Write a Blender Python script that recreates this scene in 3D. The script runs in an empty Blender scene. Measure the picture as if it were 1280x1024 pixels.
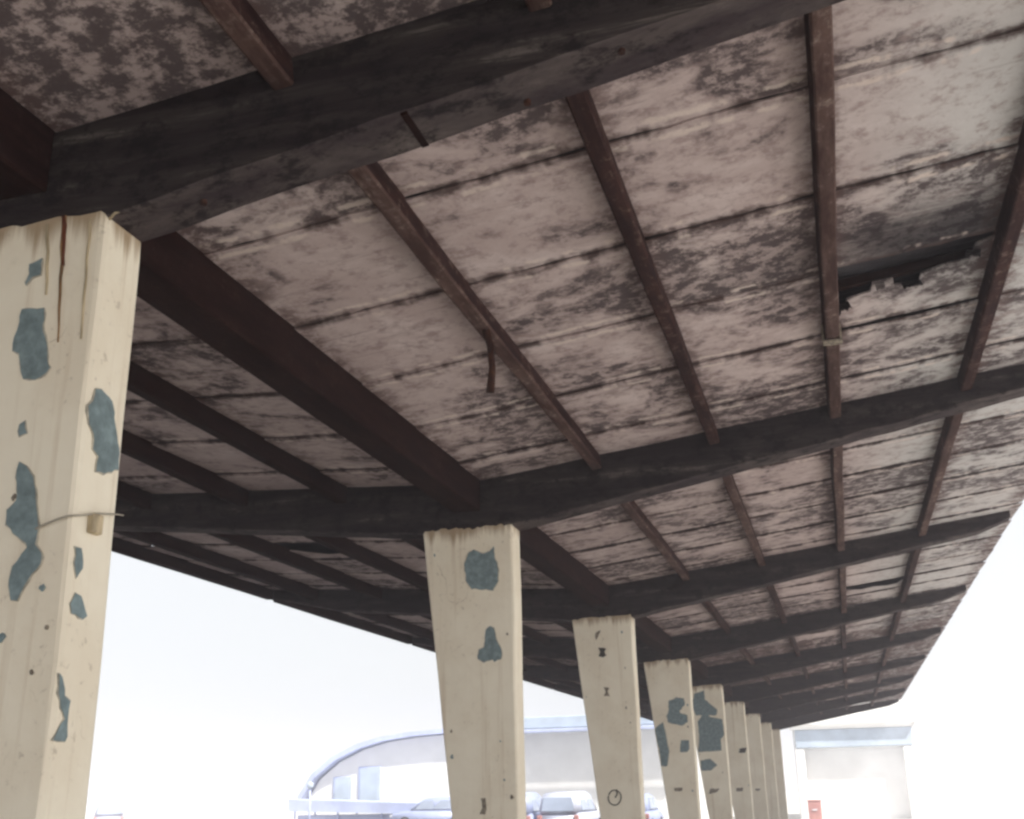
import bpy, bmesh, math, random
from mathutils import Vector, Matrix
random.seed(7)
sc = bpy.context.scene
col = sc.collection
R = math.radians

# ------------------------------------------------------------------ camera
EYE = 1.6
cam_d = bpy.data.cameras.new('camera'); cam = bpy.data.objects.new('camera', cam_d); col.objects.link(cam)
rt = Vector((0.96124839, 0.27492206, -0.02047937)); up = Vector((0.10714705, -0.30412031, 0.94658879)); fw = Vector((-0.25400994, 0.91210125, 0.32179225))
m = Matrix.Identity(4)
for i in range(3):
    m[i][0], m[i][1], m[i][2] = rt[i], up[i], -fw[i]
m[2][3] = EYE
cam.matrix_world = m
cam_d.sensor_fit = 'HORIZONTAL'; cam_d.sensor_width = 36.0; cam_d.lens = 36.0 * 1400 / 1280
cam_d.clip_start = 0.05; cam_d.clip_end = 3000
sc.camera = cam

# ------------------------------------------------------------------ sky, sun, exposure
SUN_EL, SUN_AZ = 50.0, 118.0          # azimuth clockwise from +Y (the way the column row runs)
w = bpy.data.worlds.new('World'); sc.world = w; w.use_nodes = True
nt = w.node_tree; nt.nodes.clear()
out = nt.nodes.new('ShaderNodeOutputWorld')
sky = nt.nodes.new('ShaderNodeTexSky'); sky.sky_type = 'NISHITA'; sky.sun_disc = False
sky.sun_elevation = R(SUN_EL); sky.sun_rotation = R(SUN_AZ); sky.air_density = 1.0; sky.dust_density = 3.0
b1 = nt.nodes.new('ShaderNodeBackground'); b1.inputs['Strength'].default_value = 0.12
b2 = nt.nodes.new('ShaderNodeBackground'); b2.inputs['Color'].default_value = (0.975, 0.988, 1.0, 1); b2.inputs['Strength'].default_value = 0.55
mx = nt.nodes.new('ShaderNodeMixShader'); mx.inputs[0].default_value = 0.92      # thin white overcast over the blue
nt.links.new(sky.outputs[0], b1.inputs[0]); nt.links.new(b1.outputs[0], mx.inputs[1]); nt.links.new(b2.outputs[0], mx.inputs[2])
nt.links.new(mx.outputs[0], out.inputs[0])
sd = bpy.data.lights.new('sun', 'SUN'); sd.energy = 4.8; sd.angle = R(2.0); sd.color = (1.0, 0.95, 0.87)
sun = bpy.data.objects.new('sun', sd); col.objects.link(sun)
tosun = Vector((math.sin(R(SUN_AZ)) * math.cos(R(SUN_EL)), math.cos(R(SUN_AZ)) * math.cos(R(SUN_EL)), math.sin(R(SUN_EL))))
sun.rotation_euler = tosun.to_track_quat('Z', 'Y').to_euler(); sun.location = (20, -20, 40)
vs = sc.view_settings
vs.view_transform = 'Standard'; vs.look = 'None'; vs.exposure = 0.9; vs.gamma = 1.0; vs.use_curve_mapping = False
sc.render.engine = 'CYCLES'
cy = sc.cycles
cy.use_denoising = True; cy.use_adaptive_sampling = True; cy.adaptive_threshold = 0.025; cy.max_bounces = 4; cy.diffuse_bounces = 4; cy.glossy_bounces = 1; cy.volume_bounces = 1; cy.caustics_reflective = False; cy.caustics_refractive = False
cy.pixel_filter_type = 'BLACKMAN_HARRIS'; cy.filter_width = 2.7       # soft cheap lens

# ------------------------------------------------------------------ material helpers
class NT:
    def __init__(s, name):
        s.m = bpy.data.materials.new(name); s.m.use_nodes = True
        s.t = s.m.node_tree; s.b = s.t.nodes['Principled BSDF']
    def n(s, typ, **kw):
        x = s.t.nodes.new(typ)
        for k, v in kw.items(): setattr(x, k, v)
        return x
    def set(s, sock, v):
        if hasattr(v, 'is_output') or isinstance(v, bpy.types.NodeSocket): s.t.links.new(v, sock)
        elif isinstance(v, (tuple, list)) and len(v) == 3 and sock.type == 'RGBA': sock.default_value = (*v, 1)
        else: sock.default_value = v
    def coord(s, kind='pos'):
        if kind == 'pos': return s.n('ShaderNodeNewGeometry').outputs['Position']
        return s.n('ShaderNodeTexCoord').outputs['Object']
    def map(s, v, scale=(1, 1, 1), loc=(0, 0, 0)):
        x = s.n('ShaderNodeMapping'); s.set(x.inputs['Vector'], v); x.inputs['Scale'].default_value = scale; x.inputs['Location'].default_value = loc
        return x.outputs[0]
    def noise(s, v, scale=1, detail=4, rough=0.6, dist=0.0):
        x = s.n('ShaderNodeTexNoise'); s.set(x.inputs['Vector'], v); x.inputs['Scale'].default_value = scale
        x.inputs['Detail'].default_value = detail; x.inputs['Roughness'].default_value = rough; x.inputs['Distortion'].default_value = dist
        return x.outputs[0]
    def math(s, op, a, b=0.0, c=None):
        x = s.n('ShaderNodeMath', operation=op); s.set(x.inputs[0], a); s.set(x.inputs[1], b)
        if c is not None: s.set(x.inputs[2], c)
        return x.outputs[0]
    def step(s, v, lo, hi, a=0.0, b=1.0):
        x = s.n('ShaderNodeMapRange', interpolation_type='SMOOTHSTEP'); s.set(x.inputs[0], v)
        x.inputs[1].default_value = lo; x.inputs[2].default_value = hi; x.inputs[3].default_value = a; x.inputs[4].default_value = b
        return x.outputs[0]
    def mix(s, f, a, b, mode='MIX'):
        x = s.n('ShaderNodeMix', data_type='RGBA', blend_type=mode); s.set(x.inputs[0], f); s.set(x.inputs[6], a); s.set(x.inputs[7], b)
        return x.outputs[2]
    def bump(s, h, strength=0.3, dist=0.01):
        x = s.n('ShaderNodeBump'); x.inputs['Strength'].default_value = strength; x.inputs['Distance'].default_value = dist
        s.set(x.inputs['Height'], h); s.t.links.new(x.outputs[0], s.b.inputs['Normal'])
    def sep(s, v):
        x = s.n('ShaderNodeSeparateXYZ'); s.set(x.inputs[0], v); return x.outputs
    def done(s, c, rough=0.85, spec=0.2, metal=0.0):
        s.set(s.b.inputs['Base Color'], c); s.set(s.b.inputs['Roughness'], rough)
        s.b.inputs['Specular IOR Level'].default_value = spec; s.b.inputs['Metallic'].default_value = metal
        return s.m

def mat_plain(name, c, var=0.15, scale=3.0, rough=0.8, spec=0.2, metal=0.0, stretch=(1, 1, 1)):
    k = NT(name); p = k.map(k.coord('pos'), stretch)
    n1 = k.noise(p, scale, 5, 0.6)
    dark = tuple(x * (1 - 2 * var) for x in c); lite = tuple(min(1, x * (1 + var)) for x in c)
    cc = k.mix(k.step(n1, 0.3, 0.72), dark, lite)
    k.bump(n1, 0.15, 0.01)
    return k.done(cc, rough, spec, metal)

def mat_board():
    k = NT('ceiling_board'); pos = k.coord('pos'); ob = k.coord('obj')
    rnd = k.n('ShaderNodeObjectInfo').outputs['Random']
    # every board carries its own stains: shift the pattern by a random amount per board
    cmb = k.n('ShaderNodeCombineXYZ'); k.set(cmb.inputs[0], k.math('MULTIPLY', rnd, 7.0)); k.set(cmb.inputs[1], k.math('MULTIPLY', rnd, 3.0)); k.set(cmb.inputs[2], k.math('MULTIPLY', rnd, 31.0))
    add = k.n('ShaderNodeVectorMath', operation='ADD'); k.set(add.inputs[0], pos); k.set(add.inputs[1], cmb.outputs[0]); own = add.outputs[0]
    mould = k.noise(k.map(own, (1.0, 1.25, 1.0)), 2.0, 6, 0.66, 0.4)      # broad blotches
    speck = k.noise(own, 10.0, 4, 0.76, 0.0)      # mottling
    streak = k.noise(k.map(pos, (0.7, 9.0, 1)), 1.7, 4, 0.68, 0.4)
    reg = k.noise(pos, 0.42, 1, 0.5)
    base = k.mix(k.step(mould, 0.30, 0.55), (0.62, 0.525, 0.515), (0.48, 0.385, 0.375))
    px = k.sep(pos)[0]                                                   # boards beyond the third purlin: greyer, skylight painted into their colour
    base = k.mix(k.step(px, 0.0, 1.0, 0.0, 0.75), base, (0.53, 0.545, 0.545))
    base = k.mix(k.math('MULTIPLY', rnd, 0.40), base, (0.46, 0.375, 0.36))
    base = k.mix(k.step(speck, 0.46, 0.70, 0.0, 0.65), base, (0.25, 0.18, 0.175))
    # near left corner: heavy black mould, with light falloff painted in
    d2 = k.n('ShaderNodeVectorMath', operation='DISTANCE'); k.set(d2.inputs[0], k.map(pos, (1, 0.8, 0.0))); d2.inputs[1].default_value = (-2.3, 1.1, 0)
    corner_mould_shade = k.step(d2.outputs['Value'], 0.6, 2.4, 0.33, 0.0)
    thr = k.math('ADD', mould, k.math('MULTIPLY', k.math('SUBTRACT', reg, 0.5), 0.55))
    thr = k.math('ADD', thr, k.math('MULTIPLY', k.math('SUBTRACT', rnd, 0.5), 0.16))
    thr = k.math('ADD', thr, corner_mould_shade)
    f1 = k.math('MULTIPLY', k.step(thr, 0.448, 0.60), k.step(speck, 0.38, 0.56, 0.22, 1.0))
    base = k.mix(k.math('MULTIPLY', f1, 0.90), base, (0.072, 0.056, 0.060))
    base = k.mix(k.step(streak, 0.60, 0.72, 0.0, 0.38), base, (0.13, 0.09, 0.09))
    # sooty leak mark round the broken board
    d = k.n('ShaderNodeVectorMath', operation='DISTANCE'); k.set(d.inputs[0], k.map(pos, (0.55, 1.0, 0.0))); d.inputs[1].default_value = (0.72 * 0.55, 5.50, 0)
    soot = k.math('MULTIPLY', k.step(speck, 0.30, 0.52, 1.0, 0.80), k.step(k.math('ADD', d.outputs['Value'], k.math('MULTIPLY', k.math('SUBTRACT', streak, 0.5), 0.5)), 0.10, 0.66, 0.97, 0.0))
    base = k.mix(soot, base, (0.012, 0.010, 0.014))
    # grime along the joints: dashed, patchy, with pale plaster left between
    xyz = k.sep(ob)
    wav = k.math('ADD', k.math('ABSOLUTE', xyz[1]), k.math('MULTIPLY', k.math('SUBTRACT', speck, 0.5), 0.10))
    edge = k.step(wav, 0.375, 0.430)
    dash = k.noise(k.map(pos, (3.0, 1.0, 1)), 1.5, 3, 0.7)
    base = k.mix(k.math('MULTIPLY', edge, k.step(dash, 0.41, 0.56, 0.06, 0.92)), base, (0.07, 0.047, 0.045))
    lite = k.math('MULTIPLY', k.step(k.math('ABSOLUTE', k.math('SUBTRACT', wav, 0.375)), 0.008, 0.026, 1.0, 0.0), k.step(dash, 0.42, 0.52, 0.75, 0.0))
    base = k.mix(lite, base, (0.68, 0.58, 0.53))
    edgex = k.step(k.math('ABSOLUTE', xyz[0]), 0.30, 0.44)
    base = k.mix(k.math('MULTIPLY', edgex, k.step(speck, 0.36, 0.6, 0.1, 0.85)), base, (0.13, 0.085, 0.08))
    k.bump(k.math('ADD', k.math('MULTIPLY', streak, 0.35), k.math('MULTIPLY', speck, 0.6)), 0.4, 0.014)
    return k.done(base, 0.95, 0.05)

def mat_beam(name='dark_concrete', g=1.0):
    k = NT(name); pos = k.coord('pos')
    st = k.noise(k.map(pos, (0.7, 3, 7.0)), 1.6, 5, 0.7, 0.3)
    sp = k.noise(k.map(pos, (1, 1.5, 1.5)), 6, 6, 0.75)
    c = k.mix(k.step(st, 0.35, 0.7), (0.026 * g, 0.020 * g, 0.022 * g), (0.058 * g, 0.048 * g, 0.046 * g))
    c = k.mix(k.step(sp, 0.48, 0.62, 0, 0.85), c, (0.015, 0.012, 0.013))
    c = k.mix(k.math('MULTIPLY', k.step(st, 0.58, 0.72, 0, 0.8), k.step(sp, 0.40, 0.56, 1.0, 0.0)), c, (0.15, 0.13, 0.12))
    k.bump(k.math('ADD', sp, k.math('MULTIPLY', st, 0.6)), 0.6, 0.016)
    return k.done(c, 0.95, 0.04)

def mat_rust(name, a, b, dust, amt=0.35):
    k = NT(name); pos = k.coord('pos')
    n1 = k.noise(k.map(pos, (5, 0.9, 5)), 2.2, 7, 0.7)
    n2 = k.noise(pos, 16, 6, 0.75)
    c = k.mix(k.step(n1, 0.35, 0.68), a, b)
    c = k.mix(k.math('MULTIPLY', k.step(n2, 0.50, 0.70), k.step(n1, 0.42, 0.62, 0.0, amt * 2)), c, dust)
    k.bump(n2, 0.5, 0.006)
    return k.done(c, 0.92, 0.05)

def mat_cream():
    k = NT('cream_paint'); pos = k.coord('pos')
    v = k.noise(k.map(pos, (14, 14, 0.5)), 1.0, 5, 0.6)
    bl = k.noise(pos, 2.2, 6, 0.65)
    fine = k.noise(pos, 24, 5, 0.72)
    c = k.mix(k.step(bl, 0.35, 0.66), (0.89, 0.825, 0.68), (0.82, 0.74, 0.595))
    c = k.mix(k.step(v, 0.55, 0.72, 0, 0.42), c, (0.55, 0.43, 0.30))
    c = k.mix(k.math('MULTIPLY', k.step(fine, 0.56, 0.70), k.step(bl, 0.44, 0.60, 0, 0.55)), c, (0.42, 0.35, 0.27))
    # hairline cracks in the render
    vo = k.n('ShaderNodeTexVoronoi', feature='DISTANCE_TO_EDGE'); vo.inputs['Scale'].default_value = 1.7
    wob = k.n('ShaderNodeVectorMath', operation='ADD'); k.set(wob.inputs[0], k.map(pos, (1.6, 1.6, 0.6)))
    nz = k.n('ShaderNodeTexNoise'); k.set(nz.inputs['Vector'], pos); nz.inputs['Scale'].default_value = 5; nz.inputs['Detail'].default_value = 3
    sc_ = k.n('ShaderNodeVectorMath', operation='SCALE'); k.set(sc_.inputs[0], nz.outputs[1]); sc_.inputs['Scale'].default_value = 0.35
    k.set(wob.inputs[1], sc_.outputs[0]); k.set(vo.inputs['Vector'], wob.outputs[0])
    crack = k.math('MULTIPLY', k.step(vo.outputs['Distance'], 0.002, 0.008, 1.0, 0.0), k.step(bl, 0.56, 0.66, 0.0, 0.4))
    c = k.mix(crack, c, (0.30, 0.23, 0.16))
    # rusty, sooty wash just under the beam
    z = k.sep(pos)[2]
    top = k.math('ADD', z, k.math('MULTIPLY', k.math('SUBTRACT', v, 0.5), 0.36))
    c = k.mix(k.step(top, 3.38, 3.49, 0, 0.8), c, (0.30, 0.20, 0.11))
    h = k.math('SUBTRACT', k.math('ADD', k.math('MULTIPLY', v, 0.6), k.math('MULTIPLY', fine, 0.45)), crack)
    k.bump(h, 0.5, 0.010)
    return k.done(c, 0.85, 0.12)

M = dict(
    board=mat_board(), beam=mat_beam('dark_concrete', 0.85), beam_under=mat_beam('dark_concrete_bounce_lit', 1.75), cream=mat_cream(),  # beam_under: same concrete lightened, ground bounce painted into its colour
    purlin=mat_rust('rusty_purlin', (0.022, 0.011, 0.011), (0.052, 0.025, 0.022), (0.20, 0.145, 0.125), 0.4),
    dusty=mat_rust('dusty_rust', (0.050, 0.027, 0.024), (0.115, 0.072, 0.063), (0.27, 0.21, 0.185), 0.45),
    girder=mat_rust('dark_girder', (0.013, 0.005, 0.0045), (0.024, 0.0105, 0.009), (0.05, 0.03, 0.025), 0.25),
    iron=mat_rust('rusty_iron', (0.03, 0.016, 0.014), (0.07, 0.03, 0.02), (0.18, 0.1, 0.06), 0.3),
    sheet=mat_plain('weathered_sheet', (0.055, 0.05, 0.058), 0.25, 2.0, 0.7, 0.3),
    slate=mat_plain('bare_slate_render', (0.22, 0.285, 0.30), 0.15, 22.0, 0.9, 0.1),
    primer=mat_plain('old_undercoat', (0.50, 0.47, 0.40), 0.2, 30.0, 0.9, 0.1),
    mark=mat_plain('grey_smudge', (0.30, 0.26, 0.21), 0.3, 40.0, 0.9, 0.1),
    dmark=mat_plain('dark_smudge', (0.09, 0.085, 0.075), 0.3, 60.0, 0.9, 0.1),
    streak_r=mat_plain('rust_streak', (0.33, 0.20, 0.10), 0.3, 30.0, 0.9, 0.1, stretch=(1, 1, .2)),
    streak_d=mat_plain('dark_rust_streak', (0.16, 0.055, 0.03), 0.3, 30.0, 0.9, 0.1, stretch=(1, 1, .2)),
    streak_t=mat_plain('tan_streak', (0.52, 0.43, 0.29), 0.2, 30.0, 0.9, 0.1, stretch=(1, 1, .2)),
    wire=mat_plain('grey_wire', (0.36, 0.32, 0.26), 0.1, 10, 0.5, 0.4),
    slab=mat_plain('platform_concrete', (0.24, 0.23, 0.215), 0.12, 0.8, 0.9, 0.1),
    added_dark_strip=mat_plain('added_dark_ground', (0.13, 0.13, 0.135), 0.15, 2.0, 0.9, 0.1),
    kerb=mat_plain('kerb_concrete', (0.50, 0.48, 0.44), 0.12, 1.5, 0.9, 0.1),
    ground=mat_plain('pale_ground', (0.57, 0.56, 0.54), 0.06, 0.15, 0.95, 0.05),
    white=mat_plain('white_wall', (0.80, 0.80, 0.79), 0.04, 0.7, 0.8, 0.2),
    pblue=mat_plain('pale_blue_paint', (0.46, 0.52, 0.74), 0.1, 1.0, 0.7, 0.2),
    soffit=mat_plain('blue_grey_soffit', (0.44, 0.52, 0.62), 0.08, 1.0, 0.7, 0.2),
    glassd=mat_plain('tinted_glass', (0.36, 0.42, 0.54), 0.1, 1.0, 0.15, 0.5),
    carblue=mat_plain('car_blue', (0.34, 0.39, 0.58), 0.05, 1.0, 0.35, 0.5),
    cargrey=mat_plain('car_grey', (0.48, 0.51, 0.62), 0.05, 1.0, 0.35, 0.5),
    carwhite=mat_plain('car_white', (0.72, 0.73, 0.76), 0.03, 1.0, 0.35, 0.5),
    red=mat_plain('dull_red', (0.50, 0.24, 0.22), 0.12, 2.0, 0.6, 0.3),
    tyre=mat_plain('tyre_rubber', (0.03, 0.03, 0.03), 0.1, 5.0, 0.85, 0.2),
    chrome=mat_plain('pale_trim', (0.65, 0.66, 0.70), 0.05, 5.0, 0.4, 0.5),
    green=mat_plain('pale_green_paint', (0.66, 0.76, 0.71), 0.08, 2.0, 0.7, 0.2),
)

# ------------------------------------------------------------------ object helpers
def link(name, me, mat=None, parent=None):
    o = bpy.data.objects.new(name, me); col.objects.link(o)
    if mat is not None and me is not None and not me.materials: me.materials.append(mat)
    if parent is not None: o.parent = parent
    return o
def tag(o, label=None, cat=None, group=None, kind=None):
    if label: o['label'] = label
    if cat: o['category'] = cat
    if group: o['group'] = group
    if kind or cat: o['kind'] = kind or 'thing'
    return o
def empty(name, loc=(0, 0, 0), rz=0.0):
    o = bpy.data.objects.new(name, None); col.objects.link(o); o.location = loc; o.rotation_euler = (0, 0, rz); o.empty_display_size = 0.2
    return o
def mesh(name, bm, smooth=False):
    bmesh.ops.recalc_face_normals(bm, faces=bm.faces)
    me = bpy.data.meshes.new(name); bm.to_mesh(me); bm.free()
    if smooth:
        for p in me.polygons: p.use_smooth = True
    return me
def box_bm(x0, x1, y0, y1, z0, z1, bev=0.0, bm=None):
    bm2 = bmesh.new()
    v = [bm2.verts.new((x, y, z)) for x in (x0, x1) for y in (y0, y1) for z in (z0, z1)]
    for f in ((0, 1, 3, 2), (4, 6, 7, 5), (0, 4, 5, 1), (2, 3, 7, 6), (0, 2, 6, 4), (1, 5, 7, 3)): bm2.faces.new([v[i] for i in f])
    bmesh.ops.recalc_face_normals(bm2, faces=bm2.faces)
    if bev: bmesh.ops.bevel(bm2, geom=bm2.edges[:], offset=bev, segments=1, affect='EDGES')
    if bm is None: return bm2
    tmp = bpy.data.meshes.new('t'); bm2.to_mesh(tmp); bm2.free(); bm.from_mesh(tmp); bpy.data.meshes.remove(tmp)
    return bm
def prism_bm(pts, axis, a, b, bev=0.0, bm=None):
    """polygon pts (p,q) swept from a to b along 'x' (pts = y,z), 'y' (pts = x,z) or 'z' (pts = x,y)"""
    bm = bm or bmesh.new()
    def mk(p, q, t): return {'x': (t, p, q), 'y': (p, t, q), 'z': (p, q, t)}[axis]
    va = [bm.verts.new(mk(p, q, a)) for p, q in pts]; vb = [bm.verts.new(mk(p, q, b)) for p, q in pts]
    n = len(pts); fs = [bm.faces.new(va), bm.faces.new(vb[::-1])]
    for i in range(n): fs.append(bm.faces.new((va[i], vb[i], vb[(i + 1) % n], va[(i + 1) % n])))
    bmesh.ops.recalc_face_normals(bm, faces=fs)
    if bev: bmesh.ops.bevel(bm, geom=[e for e in bm.edges], offset=bev, segments=1, affect='EDGES')
    return bm
def tube_bm(pts, r, seg=8, bm=None):
    bm = bm or bmesh.new(); rings = []
    pts = [Vector(p) for p in pts]
    rr = r if isinstance(r, (list, tuple)) else [r] * len(pts)
    for i, p in enumerate(pts):
        d = (pts[min(i + 1, len(pts) - 1)] - pts[max(i - 1, 0)]).normalized()
        a = d.orthogonal().normalized() if abs(d.z) > .9 else d.cross(Vector((0, 0, 1))).normalized(); b = d.cross(a)
        rings.append([bm.verts.new(p + rr[i] * (math.cos(t) * a + math.sin(t) * b)) for t in [2 * math.pi * k / seg for k in range(seg)]])
    for i in range(len(rings) - 1):
        for k in range(seg): bm.faces.new((rings[i][k], rings[i][(k + 1) % seg], rings[i + 1][(k + 1) % seg], rings[i + 1][k]))
    bm.faces.new(rings[0]); bm.faces.new(rings[-1][::-1])
    return bm
def cyl_bm(c, r, h, axis='z', seg=16, bm=None):
    d = {'x': Vector((h, 0, 0)), 'y': Vector((0, h, 0)), 'z': Vector((0, 0, h))}[axis]
    return tube_bm([Vector(c), Vector(c) + d], r, seg, bm)

# ------------------------------------------------------------------ layout of the canopy
S, Y1 = 5.0, 2.872
N0, N1 = -1, 8                                    # columns and beams
YN = lambda n: Y1 + n * S
XR = -2.209                                       # right face of every column
ceilR = lambda x: 3.84 + 0.119 * (x + 2.44)
ceilL = lambda x: 3.83 + 0.060 * (-2.65 - x)
EAVE_R, EAVE_L = 2.13, -7.0
YA, YB = YN(N0) - 0.62, YN(N1) + 0.55             # roof ends

# ------------------------------------------------------------------ ground, platform
gm = bmesh.new(); bmesh.ops.create_grid(gm, x_segments=4, y_segments=4, size=300)
for v in gm.verts: v.co.z = -0.15
tag(link('ground', mesh('ground', gm), M['ground']), kind='structure')
pl = link('platform', mesh('platform', box_bm(-9.0, 3.3, -16, 52, -0.35, 0.0)), M['slab']); tag(pl, kind='structure')
tag(link('added_dark_strip', mesh('added_dark_strip', box_bm(-26, -9.26, -60, 58, -0.30, -0.146)), M['added_dark_strip']), kind='structure')  # unseen dark strip, added to cut ground bounce onto the left wing
kme = mesh('kerb_stone', box_bm(0, 0.25, 0.006, 1.994, -0.33, 0.012, 0.012)); kme.materials.append(M['kerb'])
for i in range(34):
    for x in (3.304, -9.254):
        k = link('kerb_stone', kme, None, pl); k.location = (x, -16 + 2 * i, 0)

# ------------------------------------------------------------------ columns
TOPZ = 3.465
def left_x(z): return -2.92 + (3.45 - z) * 0.1095
def column_mesh(n):
    rnd = random.Random(40 + n)
    D, br = 0.222, 0.014
    fr = [(u, 0.0, 'f') for u in [i / 16 for i in range(17)]]
    loop = []                                     # (fraction across, depth)
    for i in range(35): loop.append((i / 34, 0.0))
    for j in range(1, 10): loop.append((1.0, D * j / 10))
    for i in range(8): loop.append((1 - i / 7, D))
    for j in range(1, 6): loop.append((0.0, D * (1 - j / 6)))
    zs = [0.0, 0.5, 1.0, 1.5, 2.0, 2.4, 2.8, 3.1, 3.3, 3.40, TOPZ]
    bm = bmesh.new(); rows = []
    jit = []; a = 0.0
    for k in range(len(loop)):
        a = 0.6 * a + rnd.uniform(-0.009, 0.010); jit.append(a + (rnd.random() < .3) * rnd.uniform(-.014, .012))
    for zi, z in enumerate(zs):
        row = []
        for k, (u, d) in enumerate(loop):
            zz = z + (jit[k] + 0.012 * (0.3 + u) if zi == len(zs) - 1 else 0)
            lx = left_x(z)
            x = lx + (XR - lx) * u
            wob = 0.0025 * math.sin(z * 5 + n * 2 + u * 4) * (1 if 0 < zi < len(zs) - 1 else 0)
            ix = (br if u == 0 else -br if u == 1 else 0); iy = (br if d == 0 else -br if d == D else 0)
            cx = x + (0.45 * ix if d in (0.0, D) else 0) + (wob if u in (0, 1) else 0)
            cyy = d + (0.45 * iy if u in (0, 1) and d in (0.0, D) else 0) + (wob if d == 0 and 0 < u < 1 else 0)
            row.append(bm.verts.new((cx, cyy, zz)))
        rows.append(row)
    L = len(loop)
    for i in range(len(rows) - 1):
        for k in range(L): bm.faces.new((rows[i][k], rows[i][(k + 1) % L], rows[i + 1][(k + 1) % L], rows[i + 1][k]))
    bm.faces.new(rows[0]); bm.faces.new(rows[-1])
    return mesh('shaft', bm)
FRONT = {
 0: [('s', [(-2.495, 3.156), (-2.41, 3.15), (-2.401, 3.108), (-2.405, 3.089), (-2.382, 3.026), (-2.359, 2.93), (-2.367, 2.912), (-2.408, 2.894), (-2.456, 2.906), (-2.48, 2.998), (-2.511, 3.012), (-2.511, 3.063), (-2.499, 3.109)]),
     ('s', [(-2.489, 3.321), (-2.442, 3.339), (-2.438, 3.278), (-2.467, 3.272), (-2.49, 3.248), (-2.495, 3.259), (-2.484, 3.285)]),
     ('s', [(-2.447, 2.747), (-2.426, 2.757), (-2.416, 2.712), (-2.442, 2.709)]),
     ('s', [(-2.429, 2.62), (-2.401, 2.605), (-2.369, 2.564), (-2.352, 2.501), (-2.33, 2.402), (-2.334, 2.344), (-2.325, 2.336), (-2.306, 2.32), (-2.305, 2.283), (-2.345, 2.236), (-2.375, 2.18), (-2.394, 2.18), (-2.411, 2.226), (-2.402, 2.283), (-2.359, 2.338), (-2.363, 2.353), (-2.418, 2.391), (-2.444, 2.419), (-2.45, 2.465), (-2.42, 2.492), (-2.421, 2.53), (-2.435, 2.57)])],
 1: [('s', [(-2.55, 3.287), (-2.508, 3.304), (-2.446, 3.269), (-2.384, 3.284), (-2.358, 3.318), (-2.347, 3.222), (-2.328, 3.181), (-2.326, 3.062), (-2.367, 2.996), (-2.531, 3.017), (-2.572, 3.079), (-2.586, 3.199)]),
     ('s', [(-2.422, 2.709), (-2.392, 2.736), (-2.362, 2.716), (-2.343, 2.619), (-2.308, 2.561), (-2.315, 2.495), (-2.366, 2.479), (-2.379, 2.498), (-2.446, 2.483), (-2.486, 2.504), (-2.479, 2.566), (-2.438, 2.586)]),
     ('m', [(-2.474, 1.55), (-2.441, 1.552), (-2.436, 1.50), (-2.446, 1.445), (-2.484, 1.446), (-2.470, 1.49)])],
 2: [('d', [(-2.612, 3.137), (-2.56, 3.13), (-2.522, 3.12), (-2.545, 3.08), (-2.525, 3.04), (-2.57, 3.025), (-2.612, 3.037), (-2.59, 3.08)]),
     ('m', [(-2.577, 2.688), (-2.51, 2.68), (-2.53, 2.64), (-2.51, 2.587), (-2.576, 2.59), (-2.55, 2.64)]),
     ('m', [(-2.64, 3.30), (-2.58, 3.33), (-2.59, 3.30), (-2.63, 3.22), (-2.645, 3.25)])],
 3: [('s', [(-2.556, 2.857), (-2.43, 2.905), (-2.323, 2.887), (-2.316, 2.795), (-2.403, 2.707), (-2.393, 2.667), (-2.287, 2.637), (-2.294, 2.534), (-2.378, 2.49), (-2.59, 2.544), (-2.597, 2.649), (-2.564, 2.726)]),
     ('s', [(-2.407, 2.267), (-2.287, 2.263), (-2.295, 2.148), (-2.325, 2.098), (-2.432, 2.101)]),
     ('s', [(-2.80, 2.44), (-2.74, 2.50), (-2.70, 2.52), (-2.671, 2.547), (-2.632, 2.312), (-2.605, 2.106), (-2.645, 1.903), (-2.73, 1.905), (-2.752, 2.161)]),
     ('m', [(-2.56, 1.585), (-2.428, 1.582), (-2.444, 1.533), (-2.55, 1.535)])],
 4: [('s', [(-2.761, 3.322), (-2.567, 3.382), (-2.563, 3.214), (-2.34, 3.005), (-2.365, 2.907), (-2.517, 2.913), (-2.503, 2.879), (-2.253, 2.82), (-2.242, 2.541), (-2.316, 2.446), (-2.315, 2.251), (-2.755, 2.231), (-2.717, 2.524), (-2.731, 2.788), (-2.636, 2.917), (-2.756, 2.921), (-2.812, 3.09)]),
     ('s', [(-2.717, 2.067), (-2.546, 2.095), (-2.421, 1.979), (-2.562, 1.886), (-2.725, 1.891)]),
     ('m', [(-2.588, 1.551), (-2.405, 1.547), (-2.46, 1.485), (-2.612, 1.456)])],
 5: [('m', [(-2.546, 1.547), (-2.386, 1.544), (-2.412, 1.468), (-2.552, 1.47)]), ('d', [(-2.392, 2.42), (-2.23, 2.434), (-2.279, 2.319), (-2.42, 2.323)])],
 6: [('m', [(-2.486, 1.505), (-2.345, 1.502), (-2.397, 1.449), (-2.491, 1.45)])],
}
SIDE = {0: [[(0.04, 2.857), (0.07, 2.863), (0.13, 2.843), (0.164, 2.751), (0.195, 2.679), (0.196, 2.627), (0.125, 2.596), (0.083, 2.593), (0.087, 2.641), (0.06, 2.657), (0.052, 2.709), (0.024, 2.732), (0.014, 2.789), (0.034, 2.815)],
            [(0.025, 2.332), (0.053, 2.337), (0.067, 2.274), (0.045, 2.245), (0.028, 2.267)],
            [(0.043, 2.194), (0.071, 2.191), (0.109, 2.136), (0.094, 2.126), (0.035, 2.136), (0.026, 2.159)],
            [(0.012, 1.955), (0.024, 1.947), (0.043, 1.891), (0.069, 1.88), (0.068, 1.835), (0.078, 1.778), (0.065, 1.764), (0.015, 1.763), (0.029, 1.795), (0.055, 1.825), (0.025, 1.877), (0.012, 1.92)]]}
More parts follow.
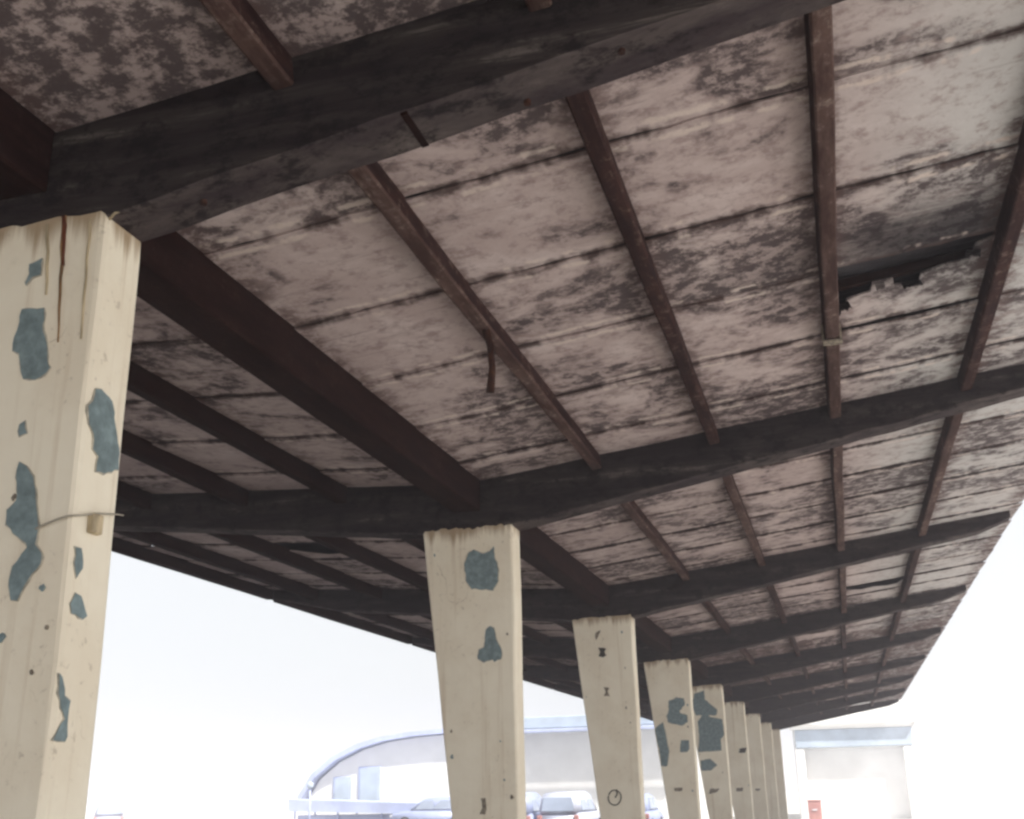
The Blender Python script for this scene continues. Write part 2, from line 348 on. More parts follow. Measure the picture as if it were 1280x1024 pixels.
def rough_outline(pts, rnd, amp):
    """break the straight edges of a traced outline into small ragged steps"""
    res = []
    n = len(pts)
    for i in range(n):
        p, q = Vector(pts[i]), Vector(pts[(i + 1) % n]); L = (q - p).length
        k = max(1, min(6, int(L / 0.018)))
        for j in range(k):
            t = j / k; v = p.lerp(q, t)
            res.append((v.x + rnd.uniform(-amp, amp), v.y + rnd.uniform(-amp, amp)))
    return res
def grow(pts, d, rnd):
    n = len(pts); area = sum(pts[i][0] * pts[(i + 1) % n][1] - pts[(i + 1) % n][0] * pts[i][1] for i in range(n)); sg = 1 if area > 0 else -1; res = []
    for i in range(n):
        t = Vector(pts[(i + 1) % n]) - Vector(pts[i - 1]); nn = Vector((t.y, -t.x)).normalized() * sg * d * rnd.uniform(.2, 1.6)
        res.append((pts[i][0] + nn.x, pts[i][1] + nn.y))
    return res
COL_LABEL = {
 -1: 'cream column out of the picture, just behind the viewer at the left',
 0: 'largest, nearest cream column at the left edge with rust streaks and slate peeled patches',
 1: 'second cream column with one round and one bell shaped slate patch near its top',
 2: 'third cream column without peeled patches, two dark smudges and a drawn ring',
 3: 'fourth cream column with a C shaped slate patch and a patch on its left edge',
 4: 'fifth cream column with one tall dark slate patch filling its upper half',
 5: 'sixth cream column, unpatched, with a small dark smudge, just beyond the heavily peeled one',
 6: 'seventh cream column from the near end, small and plain, third from the far end',
 7: 'next to last cream column, tiny, close to the far end of the canopy',
 8: 'farthest and smallest cream column under the last crossbeam'}
for n in range(N0, N1 + 1):
    root = empty('concrete_column', (0, YN(n), 0)); rnd = random.Random(n + 5)
    tag(root, COL_LABEL[n], 'column', 'cream columns carrying the canopy')
    link('shaft', column_mesh(n), M['cream'], root)
    for kind, pts in FRONT.get(n, []):
        pts = rough_outline(pts, rnd, 0.003 + 0.0003 * n)
        pts = [(max(x, left_x(z) + 0.012), z) for x, z in pts]
        nm, mt = {'s': ('peeled_patch', 'slate'), 'm': ('smudge_mark', 'mark'), 'd': ('smudge_mark', 'dmark')}[kind]
        pch = link(nm, mesh(nm, prism_bm(pts, 'y', -0.0055, 0.006)), M[mt], root)
        if kind == 's': link('paint_edge', mesh('paint_edge', prism_bm([(max(x, left_x(z) + 0.008), z) for x, z in grow(pts, 0.004 + .001 * n, rnd)], 'y', -0.0035, 0.006)), M['primer'], pch)
    for pts in SIDE.get(n, []):
        pts = rough_outline(pts, rnd, 0.003)
        pch = link('peeled_patch', mesh('peeled_patch', prism_bm(pts, 'x', XR - 0.006, XR + 0.0055)), M['slate'], root)
        link('paint_edge', mesh('paint_edge', prism_bm(grow(pts, 0.004, rnd), 'x', XR - 0.006, XR + 0.0035)), M['primer'], pch)
    if n >= 0:
        for q in range(9 if n < 2 else 5 if n < 5 else 2):      # small chips knocked out of the paint, most of them by the corners
            z = rnd.uniform(1.3, 3.4); a0 = rnd.uniform(.006, .016); side_ = rnd.random()
            x = (left_x(z) + .03 + abs(rnd.gauss(0, .03))) if side_ < .4 else (XR - .025 - abs(rnd.gauss(0, .05))) if side_ < .8 else rnd.uniform(left_x(z) + .05, XR - .05)
            ang = [2 * math.pi * i / 9 for i in range(9)]
            pts = [(x + a0 * math.cos(t) * rnd.uniform(.4, 1.1), z + a0 * 1.6 * math.sin(t) * rnd.uniform(.4, 1.1)) for t in ang]
            link('paint_chip', mesh('paint_chip', prism_bm(pts, 'y', -0.0042, 0.006)), M[rnd.choice(('slate', 'mark', 'mark'))], root)
    if n == 0:
        def streak(mk, pts, w0, w1, dy):
            L, Rr = [], []
            for i, (x, z) in enumerate(pts):
                t = i / (len(pts) - 1); ww = (w0 + (w1 - w0) * t) * rnd.uniform(.7, 1.3)
                L.append((x - ww, z)); Rr.append((x + ww, z))
            link('rust_streak', mesh('rust_streak', prism_bm(L + Rr[::-1], 'y', dy, 0.005)), M[mk], root)
        lerp = lambda a, b, k: [(a[0] + (b[0] - a[0]) * i / k + rnd.uniform(-.003, .003), a[1] + (b[1] - a[1]) * i / k) for i in range(k + 1)]
        streak('streak_r', lerp((-2.374, 3.49), (-2.338, 3.02), 8), .008, .002, -0.0042)
        streak('streak_d', lerp((-2.372, 3.49), (-2.352, 3.30), 5), .007, .003, -0.0056)
        streak('streak_t', lerp((-2.437, 3.47), (-2.405, 3.20), 5), .005, .003, -0.0044)
        streak('streak_t', lerp((-2.268, 3.46), (-2.250, 3.02), 6), .004, .002, -0.0043)
        # a thin wire tied round the column with a small box on it
        wm = tube_bm([(-2.335, -0.006, 2.395), (-2.317, -0.010, 2.401), (-2.251, -0.014, 2.418), (-2.216, -0.013, 2.425), (XR + .013, 0.02, 2.432), (XR + .014, 0.099, 2.455), (XR + .016, 0.2, 2.475), (XR + .012, 0.235, 2.480)], 0.0032, 6)
        link('wire', mesh('wire', wm, True), M['wire'], root)
        link('junction_box', mesh('junction_box', box_bm(XR - 0.004, XR + 0.022, 0.072, 0.125, 2.39, 2.452, 0.004)), M['streak_t'], root)
        tw = tube_bm([(XR - .02, 0.03, 3.455), (XR + .03, 0.01, 3.475), (XR + .06, 0.015, 3.478)], [.006, .005, .002], 6)
        link('splinter', mesh('splinter', tw, True), M['streak_t'], root)
    if n == 2:
        bm = bmesh.new(); pts = []
        for i in range(23):
            a = 2 * math.pi * i / 21 + 0.6
            pts.append((-2.506 + 0.072 * math.cos(a) * (1 + .06 * math.sin(2 * a)), -0.003, 1.500 + 0.078 * math.sin(a)))
        tube_bm(pts, 0.006, 5, bm); tube_bm([(-2.50, -.003, 1.50), (-2.475, -.003, 1.54), (-2.48, -.003, 1.585)], 0.008, 5, bm)
        link('drawn_ring', mesh('drawn_ring', bm), M['dmark'], root)

# ------------------------------------------------------------------ crossbeams
tipR, tipL = 1.98, -6.84
prof = [(-2.92, 3.457), (-2.2, 3.466), (tipR, 3.466 + 0.18 * (tipR + 2.2)), (tipR, ceilR(tipR) + 0.03), (-2.46, ceilR(-2.46) + 0.03), (-2.66, ceilL(-2.66) + 0.03), (tipL, ceilL(tipL) + 0.03), (tipL, 3.985), (-5.95, 3.457 + 0.104 * (-2.92 + 5.95))]
def lerp_pts(P, x):
    for (xa, za), (xb, zb) in zip(P, P[1:]):
        if xa - 1e-6 <= x <= xb + 1e-6: return za + (zb - za) * (x - xa) / (xb - xa)
def beam_mesh(seed):
    rnd = random.Random(seed)
    bot = [(tipL, 3.985), (-5.95, 3.457 + 0.104 * (-2.92 + 5.95)), (-2.92, 3.457), (-2.2, 3.466), (tipR - .35, 3.466 + 0.18 * (tipR - .35 + 2.2)), (tipR, 4.285)]
    top = [(tipL, ceilL(tipL) + .03), (-2.66, ceilL(-2.66) + .03), (-2.46, ceilR(-2.46) + .03), (tipR, ceilR(tipR) + .03)]
    xs = sorted(set([x for x, _ in bot + top] + [tipL + (tipR - tipL) * i / 44 for i in range(45)]))
    bm = bmesh.new(); rings = []; c = 0.009
    for x in xs:
        z0, z1 = lerp_pts(bot, x), lerp_pts(top, x); j = lambda a: rnd.uniform(-a, a)
        ca, cb = c * rnd.choice((.5, .7, 1, 1, 1.6)), c * rnd.choice((.5, .7, 1, 1, 1.6))
        e = j(.003)
        P = [(0.007, z1), (0.007 + abs(j(.002)), (z0 + z1) / 2), (0.007, z0 + ca + e), (0.007 + ca, z0 + e), (0.215 - cb, z0 + e), (0.215, z0 + cb + e), (0.215, z1)]
        rings.append([bm.verts.new((x, y, z)) for y, z in P])
    for a_, b_ in zip(rings, rings[1:]):
        for q in range(7):
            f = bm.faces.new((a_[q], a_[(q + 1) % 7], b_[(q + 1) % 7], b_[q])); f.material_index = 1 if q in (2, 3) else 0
    bm.faces.new(rings[0]); bm.faces.new(rings[-1])
    me = mesh('beam', bm); me.materials.append(M['beam']); me.materials.append(M['beam_under']); return me
bmes = [beam_mesh(q) for q in range(3)]
BEAM_LABEL = {
 -1: 'dark crossbeam out of the picture, overhead just behind the viewer',
 0: 'nearest dark grey crossbeam cutting diagonally across the top of the picture',
 1: 'dark crossbeam resting on the second column with the round slate patch',
 2: 'dark crossbeam resting on the third column with two small smudges',
 3: 'dark crossbeam over the fourth column with the C shaped slate patch',
 4: 'dark crossbeam over the fifth column with the tall slate patch',
 5: 'thin looking dark crossbeam over the sixth column, fourth from the far end',
 6: 'dark crossbeam third from the far end of the canopy',
 7: 'dark crossbeam next to last before the far end of the canopy',
 8: 'last dark crossbeam closing the far end of the canopy above the white awning'}
bolt = mesh('bolt', cyl_bm((0, 0, 0), 0.012, -0.016, 'z', 8)); bolt.materials.append(M['iron'])
for n in range(N0, N1 + 1):
    root = empty('roof_beam', (0, YN(n), 3.4)); tag(root, BEAM_LABEL[n], 'beam', 'crossbeams of the canopy')
    b = link('beam', bmes[n % 3], None, root); b.location.z = -3.4
    if n == 0:
        zb = lambda x: 3.466 + 0.18 * (x + 2.2)
        for x, y in ((-0.44, 0.07), (-0.77, 0.16), (-1.9, .1), (0.4, .12)):
            o = link('bolt', bolt, None, root); o.location = (x, y, zb(x) - 3.4 + 0.002)
        j = link('joint_strip', mesh('joint_strip', box_bm(-0.012, 0.012, 0.010, 0.212, -0.005, 0.005)), M['girder'], root)
        j.location = (-1.14, 0, zb(-1.14) - 3.4); j.rotation_euler = (0, -math.atan(.18), 0)

# ------------------------------------------------------------------ girder along the column tops
gr = empty('valley_girder', (-2.565, YN(0), 3.6)); tag(gr, 'heavy dark brown girder running lengthwise along the column tops', 'girder')
ys = [YA] + [YN(n) for n in range(N0, N1 + 1)] + [YB - 0.214]
for i in range(len(ys) - 1):
    a = ys[i] + (0.214 if i else 0); b = ys[i + 1] + 0.008
    o = link('girder_section', mesh('girder_section', box_bm(-2.67, -2.46, a, b, 3.60, 3.86, 0.008)), M['girder'], gr)
    o.matrix_parent_inverse = Matrix.Translation((2.565, -YN(0), -3.6))

# ------------------------------------------------------------------ roof wings: purlins, ceiling boards, corrugated sheets
PR = [-1.575, -0.70, 0.18, 1.05]
PL = [-3.60, -4.47, -5.34, -6.21, -6.84]
ROW = 0.872
J0 = 3.88                                         # a joint between two rows of boards
rows = []
i0 = math.floor((YA - J0) / ROW)
y = J0 + i0 * ROW
while y < YB - 0.05:
    rows.append((max(y, YA), min(y + ROW, YB))); y += ROW

def board_mesh(lx, ly, seed):
    rnd = random.Random(seed); bm = bmesh.new()
    nx, ny = 9, 3; hx, hy = lx / 2 - 0.003, ly / 2 + 0.0045
    def grid(z0, sag):
        g = []
        for i in range(nx + 1):
            r = []
            for j in range(ny + 1):
                x = -hx + 2 * hx * i / nx; yy = -hy + 2 * hy * j / ny
                if j in (0, ny): yy += rnd.uniform(-.013, .004) * (1 if j else -1)
                s = -0.006 * (1 - (x / hx) ** 2) * (0.4 + 0.6 * rnd.random()) if sag else 0
                r.append(bm.verts.new((x, yy, z0 + s)))
            g.append(r)
        return g
    lo = grid(0.0, True); hi = []
    for r in lo: hi.append([bm.verts.new(v.co + Vector((0, 0, 0.009))) for v in r])
    for i in range(nx):
        for j in range(ny):
            bm.faces.new((lo[i][j], lo[i][j + 1], lo[i + 1][j + 1], lo[i + 1][j]))
            bm.faces.new((hi[i][j], hi[i + 1][j], hi[i + 1][j + 1], hi[i][j + 1]))
    ring = lambda g: [g[i][0] for i in range(nx)] + [g[nx][j] for j in range(ny)] + [g[i][ny] for i in range(nx, 0, -1)] + [g[0][j] for j in range(ny, 0, -1)]
    a, b = ring(lo), ring(hi)
    for i in range(len(a)): bm.faces.new((a[i], a[(i + 1) % len(a)], b[(i + 1) % len(a)], b[i]))
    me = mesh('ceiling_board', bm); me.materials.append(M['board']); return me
def torn_mesh(lx, ly, tear):
    """a board whose near edge is broken away along a ragged line; tear = [(x, y)] measured from the board's middle"""
    hx, hy = lx / 2 - .003, ly / 2 - .003
    pts = list(tear) + [(hx, hy), (-hx, hy)]
    bm = prism_bm(pts, 'z', 0.0, 0.009)
    bmesh.ops.triangulate(bm, faces=[f for f in bm.faces if len(f.verts) > 4])
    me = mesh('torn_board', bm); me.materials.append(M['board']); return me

def wing(name, label, edges, purl, cz, slope, side, eave, pmat, pw, pd):
    root = empty(name, (sum(edges) / len(edges), YN(0), 4.0)); tag(root, label, 'roof', 'wings of the canopy roof')
    inv = Matrix.Translation(-root.location)
    def child(nm, me, mt=None):
        o = link(nm, me, mt, root); o.matrix_parent_inverse = inv; return o
    # boards
    cache = {}; far = bmesh.new(); rnd = random.Random(len(name) + side)
    for ri, (ya, yb) in enumerate(rows):
        for ci in range(len(edges) - 1):
            xa, xb = sorted((edges[ci], edges[ci + 1])); xc, yc = (xa + xb) / 2, (ya + yb) / 2
            lx = (xb - xa) * math.sqrt(1 + slope ** 2); ly = yb - ya
            ang = math.atan(slope)
            torn = None
            if side > 0 and abs(xc - 0.615) < .01:
                if abs(yc - (5.624 + ROW / 2)) < .1:
                    hy = ly / 2; k = lambda X, Y: (X - xc, Y - yc)
                    torn = [k(.185, 6.13), k(.26, 6.15), k(.275, 6.05), k(.40, 6.02), k(.41, 5.90), k(.52, 5.91), k(.53, 6.0), k(.58, 6.02), k(.59, 6.08), k(.66, 6.05), k(.67, 5.93), k(.80, 5.88), k(.92, 5.89), k(.93, 5.70), k(1.045, 5.64)]
                elif abs(yc - (16.1 + ROW / 2)) < .45:
                    k = lambda X, Y: (X - xc, Y - yc)
                    torn = [k(.185, yc - .2), k(.30, yc - .05), k(.45, yc + .1), k(.6, yc + .02), k(.8, yc + .16), k(.95, yc + .1), k(1.045, yc - .3)]
            if side < 0 and ci == 2 and abs(yc - 10.75) < .44:
                k = lambda X, Y: (X - xc, Y - yc)
                torn = [k(xa + .003, yc - .1), k(xa + .2, yc + .1), k(xa + .35, yc + .22), k(xa + .6, yc + .15), k(xb - .1, yc + .2), k(xb - .003, yc - .2)]
            z = cz(xc) + rnd.uniform(-.002, .004)
            tilt = R(rnd.uniform(0.35, 1.35))
            if ya < 21.0:
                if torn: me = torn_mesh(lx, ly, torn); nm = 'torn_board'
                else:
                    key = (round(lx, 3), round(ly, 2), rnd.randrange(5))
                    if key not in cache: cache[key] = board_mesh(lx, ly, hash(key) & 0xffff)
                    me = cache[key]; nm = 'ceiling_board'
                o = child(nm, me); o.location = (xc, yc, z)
                o.rotation_euler = (tilt, -ang, R(rnd.uniform(-.25, .25)))
                if torn: o['label'] = 'broken ceiling board with a ragged dark gap along its edge'
            else:
                t = box_bm(-lx / 2 + .003, lx / 2 - .003, -ly / 2 + .003, ly / 2 - .003, 0, .009)
                bmesh.ops.transform(t, matrix=Matrix.Translation((xc, yc, z)) @ Matrix.Rotation(-ang, 4, 'Y') @ Matrix.Rotation(tilt, 4, 'X'), verts=t.verts)
                tmp = bpy.data.meshes.new('t'); t.to_mesh(tmp); t.free(); far.from_mesh(tmp); bpy.data.meshes.remove(tmp)
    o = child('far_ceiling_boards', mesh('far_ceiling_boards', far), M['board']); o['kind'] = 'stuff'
    # purlins, one length per bay
    pcache = {}
    for i in range(len(ys) - 1):
        a = ys[i] + (0.2145 if i else 0); b = ys[i + 1] + 0.0075
        if i == len(ys) - 2: b = YB - 0.03
        for x in purl:
            L = b - a; kk = (round(L, 3), rnd.randrange(3))
            if kk not in pcache:
                bm = bmesh.new(); nseg = 7; rr = random.Random(hash(kk) & 0xff); rings = []
                for s_ in range(nseg + 1):
                    yy = L * s_ / nseg; dx, dz = (rr.uniform(-.004, .004), rr.uniform(-.005, .004)) if 0 < s_ < nseg else (0, 0)
                    c = 0.008
                    P = [(-pw / 2, 0.02), (-pw / 2, -pd + c), (-pw / 2 + c, -pd), (pw / 2 - c, -pd), (pw / 2, -pd + c), (pw / 2, 0.02)]
                    rings.append([bm.verts.new((px + dx, yy, pz + dz)) for px, pz in P])
                for s_ in range(nseg):
                    for q in range(6): bm.faces.new((rings[s_][q], rings[s_][(q + 1) % 6], rings[s_ + 1][(q + 1) % 6], rings[s_ + 1][q]))
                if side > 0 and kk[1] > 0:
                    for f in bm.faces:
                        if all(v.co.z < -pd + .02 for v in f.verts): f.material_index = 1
                bm.faces.new(rings[0]); bm.faces.new(rings[-1])
                pcache[kk] = mesh('purlin', bm); pcache[kk].materials.append(pmat); pcache[kk].materials.append(M['dusty'])
            o = child('purlin', pcache[kk]); o.location = (x + rnd.uniform(-.012, .012), a, cz(x)); o.rotation_euler = (0, -math.atan(slope), 0)
    # corrugated sheets above, one per half bay
    x0, x1 = (-2.60, eave) if side > 0 else (-2.56, eave)
    nsh = 20; Ls = (YB - YA) / nsh; pitch = 0.0762; nseg = int(Ls / pitch * 6)
    bm = bmesh.new(); xs = [x0 + (x1 - x0) * t for t in (0, .35, .7, 1)]; g = []
    for j in range(nseg + 1):
        yy = (Ls + 0.03) * j / nseg; dz = 0.011 * math.sin(2 * math.pi * yy / pitch)
        g.append([bm.verts.new((x, yy, cz(x) + 0.115 + dz)) for x in xs])
    for j in range(nseg):
        for q in range(len(xs) - 1): bm.faces.new((g[j][q], g[j][q + 1], g[j + 1][q + 1], g[j + 1][q]))
    me = mesh('roof_sheet', bm, True); me.materials.append(M['sheet'])
    for s_ in range(nsh):
        o = child('roof_sheet', me); o.location = (0, YA + s_ * Ls, 0.004 * (s_ % 2))
    return child
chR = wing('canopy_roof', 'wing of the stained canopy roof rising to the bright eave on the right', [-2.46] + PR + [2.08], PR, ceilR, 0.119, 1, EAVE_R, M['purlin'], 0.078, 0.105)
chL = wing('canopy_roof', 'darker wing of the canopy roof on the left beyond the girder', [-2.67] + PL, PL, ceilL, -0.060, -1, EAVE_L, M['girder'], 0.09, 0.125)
# corrugated valance under the left eave, one sheet per half bay
nsh = 20; Ls = (YB - YA) / nsh; nseg = int(Ls / 0.0762 * 6); bm = bmesh.new(); g = []
for j in range(nseg + 1):
    yy = (Ls + 0.02) * j / nseg; dx = 0.012 * math.sin(2 * math.pi * yy / 0.0762)
    g.append([bm.verts.new((-6.93 + dx + q, yy, z)) for q, z in ((0, 3.99), (-.006, 4.06), (-.012, 4.175))])
for j in range(nseg):
    for q in range(2): bm.faces.new((g[j][q], g[j][q + 1], g[j + 1][q + 1], g[j + 1][q]))
vme = mesh('valance_sheet', bm, True); vme.materials.append(M['sheet'])
for s_ in range(nsh):
    o = chL('valance_sheet', vme); o.location = (0.003 * (s_ % 2), YA + s_ * Ls, 0.006 * math.sin(s_ * 2.3))

# small iron things hanging on the purlins
rod = tube_bm([(0, 0, 0.14), (0.004, 0.004, 0.02), (0.022, 0.0, -0.05), (0.030, 0.006, -0.17), (0.016, 0.01, -0.30)], [.016, .020, .018, .018, .023], 8)
o = link('hanging_rod', mesh('hanging_rod', rod, True), M['iron']); o.location = (-1.545, 5.08, 3.80)
tag(o, 'short rusty iron rod dangling from the purlin next to the girder', 'rod')
cl = bmesh.new(); box_bm(-0.056, 0.056, -0.035, 0.035, -0.012, 0.0, .003, cl); box_bm(-0.056, -0.044, -0.035, 0.035, 0.0, 0.10, 0, cl); box_bm(0.044, 0.056, -0.035, 0.035, 0.0, 0.10, 0, cl)
o = link('purlin_clamp', mesh('purlin_clamp', cl), M['mark']); o.location = (0.18, 6.35, ceilR(.18) - 0.112)
tag(o, 'pale strap clamp round the purlin beside the torn ceiling board', 'clamp')
# splinters hanging from the broken board, rafters in the void above it
for q, (x, y_, wx, wy, rx, ry) in enumerate(((0.62, 6.02, .10, .15, -34, 6), (0.24, 6.10, .09, .12, -50, -12), (0.93, 5.80, .07, .13, -40, 18), (0.45, 5.93, .05, .07, -62, 4))):
    rr = random.Random(q); k = 9
    pts = [(-wx / 2, 0), (wx / 2, 0)] + [(wx / 2 - wx * i / k + rr.uniform(-.004, .004), -wy * rr.uniform(.55, 1.0)) for i in range(k + 1)]
    o = chR('board_fragment', mesh('board_fragment', prism_bm(pts, 'z', 0, .007)), M['beam' if q < 2 else 'board']); o.location = (x, y_, ceilR(x) - .002); o.rotation_euler = (R(-rx), R(-7 + ry), R(rr.uniform(-8, 8)))
for y_ in (5.52, 5.98):
    o = chR('batten', mesh('batten', box_bm(-2.4, 2.05, -.02, .02, .04, .09)), M['girder']); o.location = (0, y_, ceilR(0)); o.rotation_euler = (0, -math.atan(.119), 0)

# ------------------------------------------------------------------ background: hall, vehicles, white station building
hall = empty('vaulted_hall', (-18, 60, -0.15)); tag(hall, 'washed out white hall with a curved pale blue roof edge on the left', 'building')
def hc(nm, me, mt):
    o = link(nm, me, mt, hall); o.matrix_parent_inverse = Matrix.Translation((18, -60, 0.15)); return o
arc = [(-29.0, 1.2), (-28.2, 2.4), (-27.0, 3.3), (-25.6, 3.9), (-24.2, 4.25), (-22.5, 4.45), (-20.5, 4.55), (-18.0, 4.62), (-7.0, 4.62)]
hc('wall', mesh('wall', prism_bm([(-29.0, -0.15)] + arc + [(-7.0, -0.15)], 'y', 60, 76)), M['white'])
rim = [(x - 0.12, z + 0.05) for x, z in arc[:7]] + [(-18.0, 4.64)]
rim2 = [(-18.0, 4.86)] + [(x - 0.30, z + 0.27) for x, z in arc[:7]][::-1]
hc('roof_edge', mesh('roof_edge', prism_bm(rim + rim2, 'y', 59.4, 76.2)), M['pblue'])
hc('eave_band', mesh('eave_band', box_bm(-17.98, -6.6, 58.9, 76.2, 4.64, 5.22, .03)), M['soffit'])
hc('gutter', mesh('gutter', box_bm(-17.95, -6.6, 58.6, 58.88, 4.40, 4.58, .03)), M['pblue'])
for i, (x0, x1, z0, z1) in enumerate([(-27.4, -26.3, 0.9, 2.5), (-25.9, -24.6, .9, 3.0)]):
    f = hc('window', mesh('window', box_bm(x0, x1, 59.92, 60.02, z0, z1, .02)), M['pblue'])
    p = link('pane', mesh('pane', box_bm(x0 + .12, x1 - .12, 59.88, 59.93, z0 + .12, z1 - .12)), M['soffit'], f)

ms = empty('market_stall', (-24.0, 57.0, -0.15)); tag(ms, 'low stall with a deep blue grey roof edge before the curved hall', 'stall')
link('roof', mesh('roof', prism_bm([(-3.9, 0.95), (3.6, 0.72), (3.6, 1.22), (0.6, 1.34), (-3.9, 1.54)], 'y', -1.4, 1.4)), M['pblue'], ms)
for x in (-3.6, -1.2, 1.2, 3.3):
    for y_ in (-1.2, 1.2): link('post', mesh('post', box_bm(x - .04, x + .04, y_ - .04, y_ + .04, 0, .83 - .0307 * x)), M['pblue'], ms)
link('counter', mesh('counter', box_bm(-3.5, 3.2, -1.1, -.5, 0, .75, .02)), M['carblue'], ms)
lp = empty('street_lamp', (-25.2, 52.5, -0.15)); tag(lp, 'thin pale street lamp post in front of the curved hall', 'lamp')
link('post', mesh('post', tube_bm([(0, 0, 0), (0, 0, 1.0), (0, 0, 2.05)], [.07, .05, .045], 10), True), M['pblue'], lp)
link('lamp_head', mesh('lamp_head', tube_bm([(0, 0, 2.02), (0, 0, 2.1), (0, 0, 2.28), (0, 0, 2.34)], [.09, .17, .15, .04], 12), True), M['soffit'], lp)

def car(loc, rz, mat, label, kind='sedan'):
    root = empty('parked_car', loc, rz); tag(root, label, 'car', 'vehicles parked by the white hall')
    L, W = 4.3, 1.66
    low = [(-2.15, .35), (-2.12, .72), (-1.95, .88), (0.95, .92), (1.95, .78), (2.13, .62), (2.15, .35), (1.75, .25), (-1.75, .25)]
    bm = prism_bm(low, 'x', -W / 2, W / 2); bmesh.ops.bevel(bm, geom=bm.edges[:], offset=.06, segments=2, affect='EDGES')
    for v in bm.verts: v.co.x *= 1 - 0.05 * max(0, v.co.z - .6)
    link('body', mesh('body', bm, True), mat, root)
    top = [(-1.85, .86), (-1.45, 1.36), (-1.2, 1.47), (-.3, 1.52), (.35, 1.45), (1.2, .88)] if kind == 'sedan' else [(-2.1, .86), (-2.02, 1.5), (-1.8, 1.62), (0, 1.66), (.6, 1.56), (1.35, .88)]
    bm = prism_bm(top, 'x', -W / 2 + .04, W / 2 - .04)
    for v in bm.verts: v.co.x *= 1 - 0.26 * max(0, v.co.z - .86)
    bmesh.ops.bevel(bm, geom=bm.edges[:], offset=.05, segments=2, affect='EDGES')
    cabin = link('cabin', mesh('cabin', bm, True), mat, root)
    zr = 1.40 if kind == 'sedan' else 1.5
    def glass(pts4):
        g = bmesh.new(); vs_ = [g.verts.new(p) for p in pts4]; f = g.faces.new(vs_)
        r_ = bmesh.ops.extrude_face_region(g, geom=[f]); nrm = f.normal.copy() if f.normal.length else Vector((0, 1, 0))
        f.normal_update(); nn = f.normal
        bmesh.ops.translate(g, vec=-nn * .02, verts=[e for e in r_['geom'] if isinstance(e, bmesh.types.BMVert)])
        link('window_glass', mesh('window_glass', g), M['glassd'], cabin)
    def yb_(z, a, b): return a[0] + (b[0] - a[0]) * (z - a[1]) / (b[1] - a[1])
    wz = lambda z: (W / 2 - .04) * (1 - .26 * max(0, z - .86))
    a, b = top[0], top[1]; z0, z1 = .95, b[1] - .05
    glass([(-wz(z0) + .12, yb_(z0, a, b) - .012, z0), (wz(z0) - .12, yb_(z0, a, b) - .012, z0), (wz(z1) - .1, yb_(z1, a, b) - .012, z1), (-wz(z1) + .1, yb_(z1, a, b) - .012, z1)])
    a, b = top[-1], top[-2]; z1 = b[1] - .05
    glass([(wz(z0) - .12, yb_(z0, a, b) + .012, z0), (-wz(z0) + .12, yb_(z0, a, b) + .012, z0), (-wz(z1) + .1, yb_(z1, a, b) + .012, z1), (wz(z1) - .1, yb_(z1, a, b) + .012, z1)])
    for s in (-1, 1):
        for ya, yb2 in ((-1.3, -.3), (-.2, .62)):
            z1 = 1.36
            glass([(s * (wz(z0) + .006), ya, z0), (s * (wz(z0) + .006), yb2 + .2, z0), (s * (wz(z1) + .006), yb2 - .22, z1), (s * (wz(z1) + .006), ya + .08, z1)])
        link('tail_light', mesh('tail_light', box_bm(s * .74 - .09, s * .74 + .09, -2.165, -2.06, .62, .80, .02)), M['red'], root)
        link('headlight', mesh('headlight', box_bm(s * .66 - .13, s * .66 + .13, 2.02, 2.155, .58, .70, .02)), M['chrome'], root)
        for yw in (-1.32, 1.32):
            wh = link('wheel', mesh('wheel', cyl_bm((s * W / 2 - s * .19, yw, .31), .31, s * .2, 'x', 20), False), M['tyre'], root)
            link('rim', mesh('rim', cyl_bm((s * W / 2 + s * .0, yw, .31), .19, s * .022, 'x', 14), False), M['chrome'], wh)
    link('bumper', mesh('bumper', box_bm(-.8, .8, -2.2, -2.1, .38, .52, .03)), M['chrome'], root)
    link('number_plate', mesh('number_plate', box_bm(-.26, .26, -2.185, -2.10, .56, .68, .005)), M['chrome'], root)
    return root
car((-12.9, 46.5, -0.15), 0.04, M['carblue'], 'dark blue parked van seen from behind just right of the second column', 'van')
car((-10.9, 46.8, -0.15), -0.03, M['cargrey'], 'grey blue parked car between the second and third columns, right of the van', 'van')
car((-8.35, 47.2, -0.15), 0.02, M['carblue'], 'blue parked car showing in the gap between the third and fourth columns', 'sedan')
car((-41.5, 60.0, -0.15), 0.6, M['cargrey'], 'pale washed out van far off at the lower left, apart from the others', 'van')
car((-20.0, 56.0, -0.15), math.pi / 2, M['carblue'], 'blue parked sedan side on, left of the second column', 'sedan')

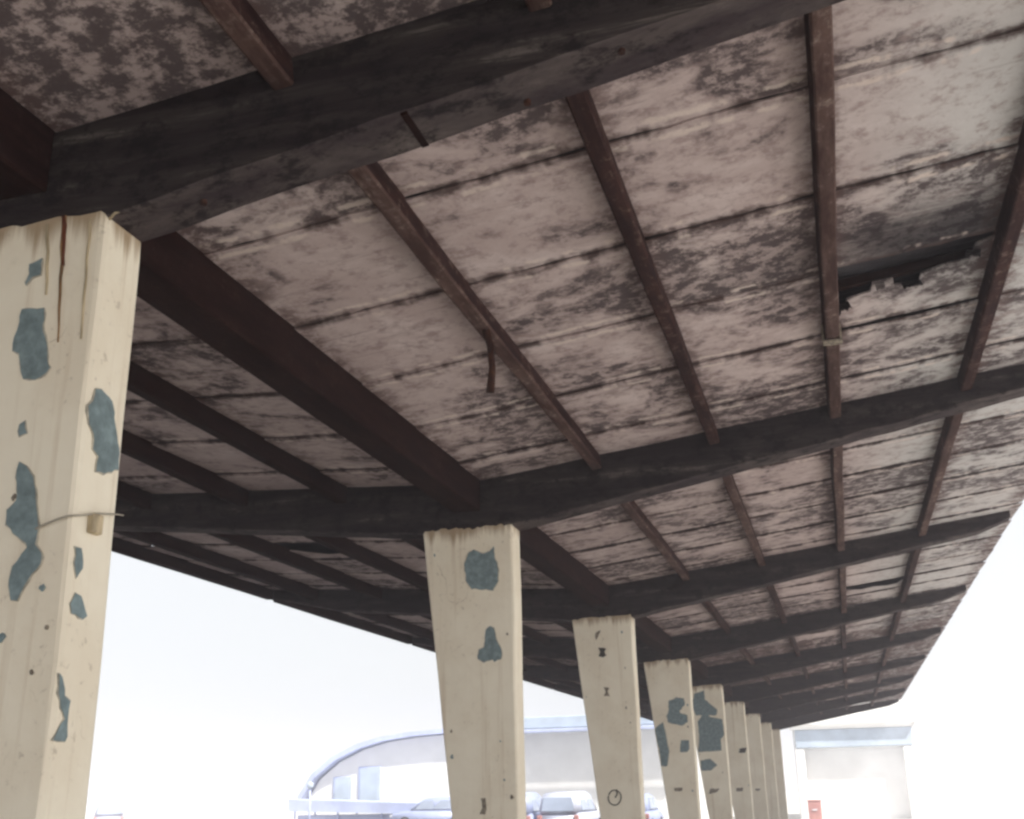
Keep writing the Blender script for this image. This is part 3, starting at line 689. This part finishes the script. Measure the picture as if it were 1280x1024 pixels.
st = empty('station_building', (4, 66, -0.15)); tag(st, 'bright white building with a rounded awning beyond the far end of the canopy', 'building')
def scd(nm, me, mt, par=None):
    o = link(nm, me, mt, par or st)
    if par is None: o.matrix_parent_inverse = Matrix.Translation((-4, -66, 0.15))
    return o
scd('wall', mesh('wall', box_bm(-2.6, 3.6, 62.6, 74, -0.15, 5.6)), M['white'])
fas = [(-2.9, 62.4), (-3.0, 62.15), (-2.9, 61.9), (-2.6, 61.72), (-1.8, 61.62), (3.6, 61.6), (3.6, 62.59), (-2.9, 62.59)]
bm = prism_bm(fas, "z", 4.25, 5.15); bmesh.ops.bevel(bm, geom=[e for e in bm.edges if abs(e.verts[0].co.z - e.verts[1].co.z) < .01], offset=.25, segments=3, affect='EDGES')
scd('awning', mesh('awning', bm), M['white'])
scd('awning_soffit', mesh('awning_soffit', box_bm(-2.45, 3.3, 61.95, 62.58, 3.35, 4.24, .03)), M['soffit'])
for x in (-2.3, 3.0):
    scd('pillar', mesh('pillar', box_bm(x - .22, x + .22, 62.0, 62.4, -0.15, 3.34, .03)), M['white'])
gp = empty('downpipe', (-3.35, 58.2, -0.15)); tag(gp, 'grey blue drain post with a box beside the last columns', 'post')
link('pipe', mesh('pipe', tube_bm([(0, 0, 0), (0, 0, 4.35)], .16, 12), True), M['soffit'], gp)
link('meter_box', mesh('meter_box', box_bm(-.24, .24, -.34, -.165, 3.1, 3.9, .03)), M['pblue'], gp)
for (x, y_, wd, h, lab) in ((-1.75, 59.6, .62, 0.95, 'dull red box standing in front of the white pillar'), (-4.05, 58.0, .9, .58, 'low brownish red box beside the last cream columns')):
    r_ = empty('red_box', (x, y_, -0.15)); tag(r_, lab, 'box', 'red boxes by the white building')
    link('crate_body', mesh('crate_body', box_bm(-wd / 2, wd / 2, -.3, .3, 0, h, .03)), M['red'], r_)
    link('lid', mesh('lid', box_bm(-wd / 2 - .03, wd / 2 + .03, -.33, .33, h + .002, h + .06, .02)), M['red'], r_)
    link('handle', mesh('handle', box_bm(-.12, .12, -.345, -.302, h * .55, h * .55 + .06, .01)), M['chrome'], r_)

# ------------------------------------------------------------------ hazy air
hz = bpy.data.materials.new('haze'); hz.use_nodes = True; t = hz.node_tree; t.nodes.clear()
vo = t.nodes.new('ShaderNodeOutputMaterial'); pv = t.nodes.new('ShaderNodeVolumePrincipled')
pv.inputs['Color'].default_value = (0.90, 0.90, 1.0, 1); pv.inputs['Density'].default_value = 0.0048; pv.inputs['Anisotropy'].default_value = 0.3
t.links.new(pv.outputs[0], vo.inputs['Volume'])
o = link('haze', mesh('haze', box_bm(-320, 320, -320, 320, -1.4, 7.0)), hz); tag(o, kind='stuff')
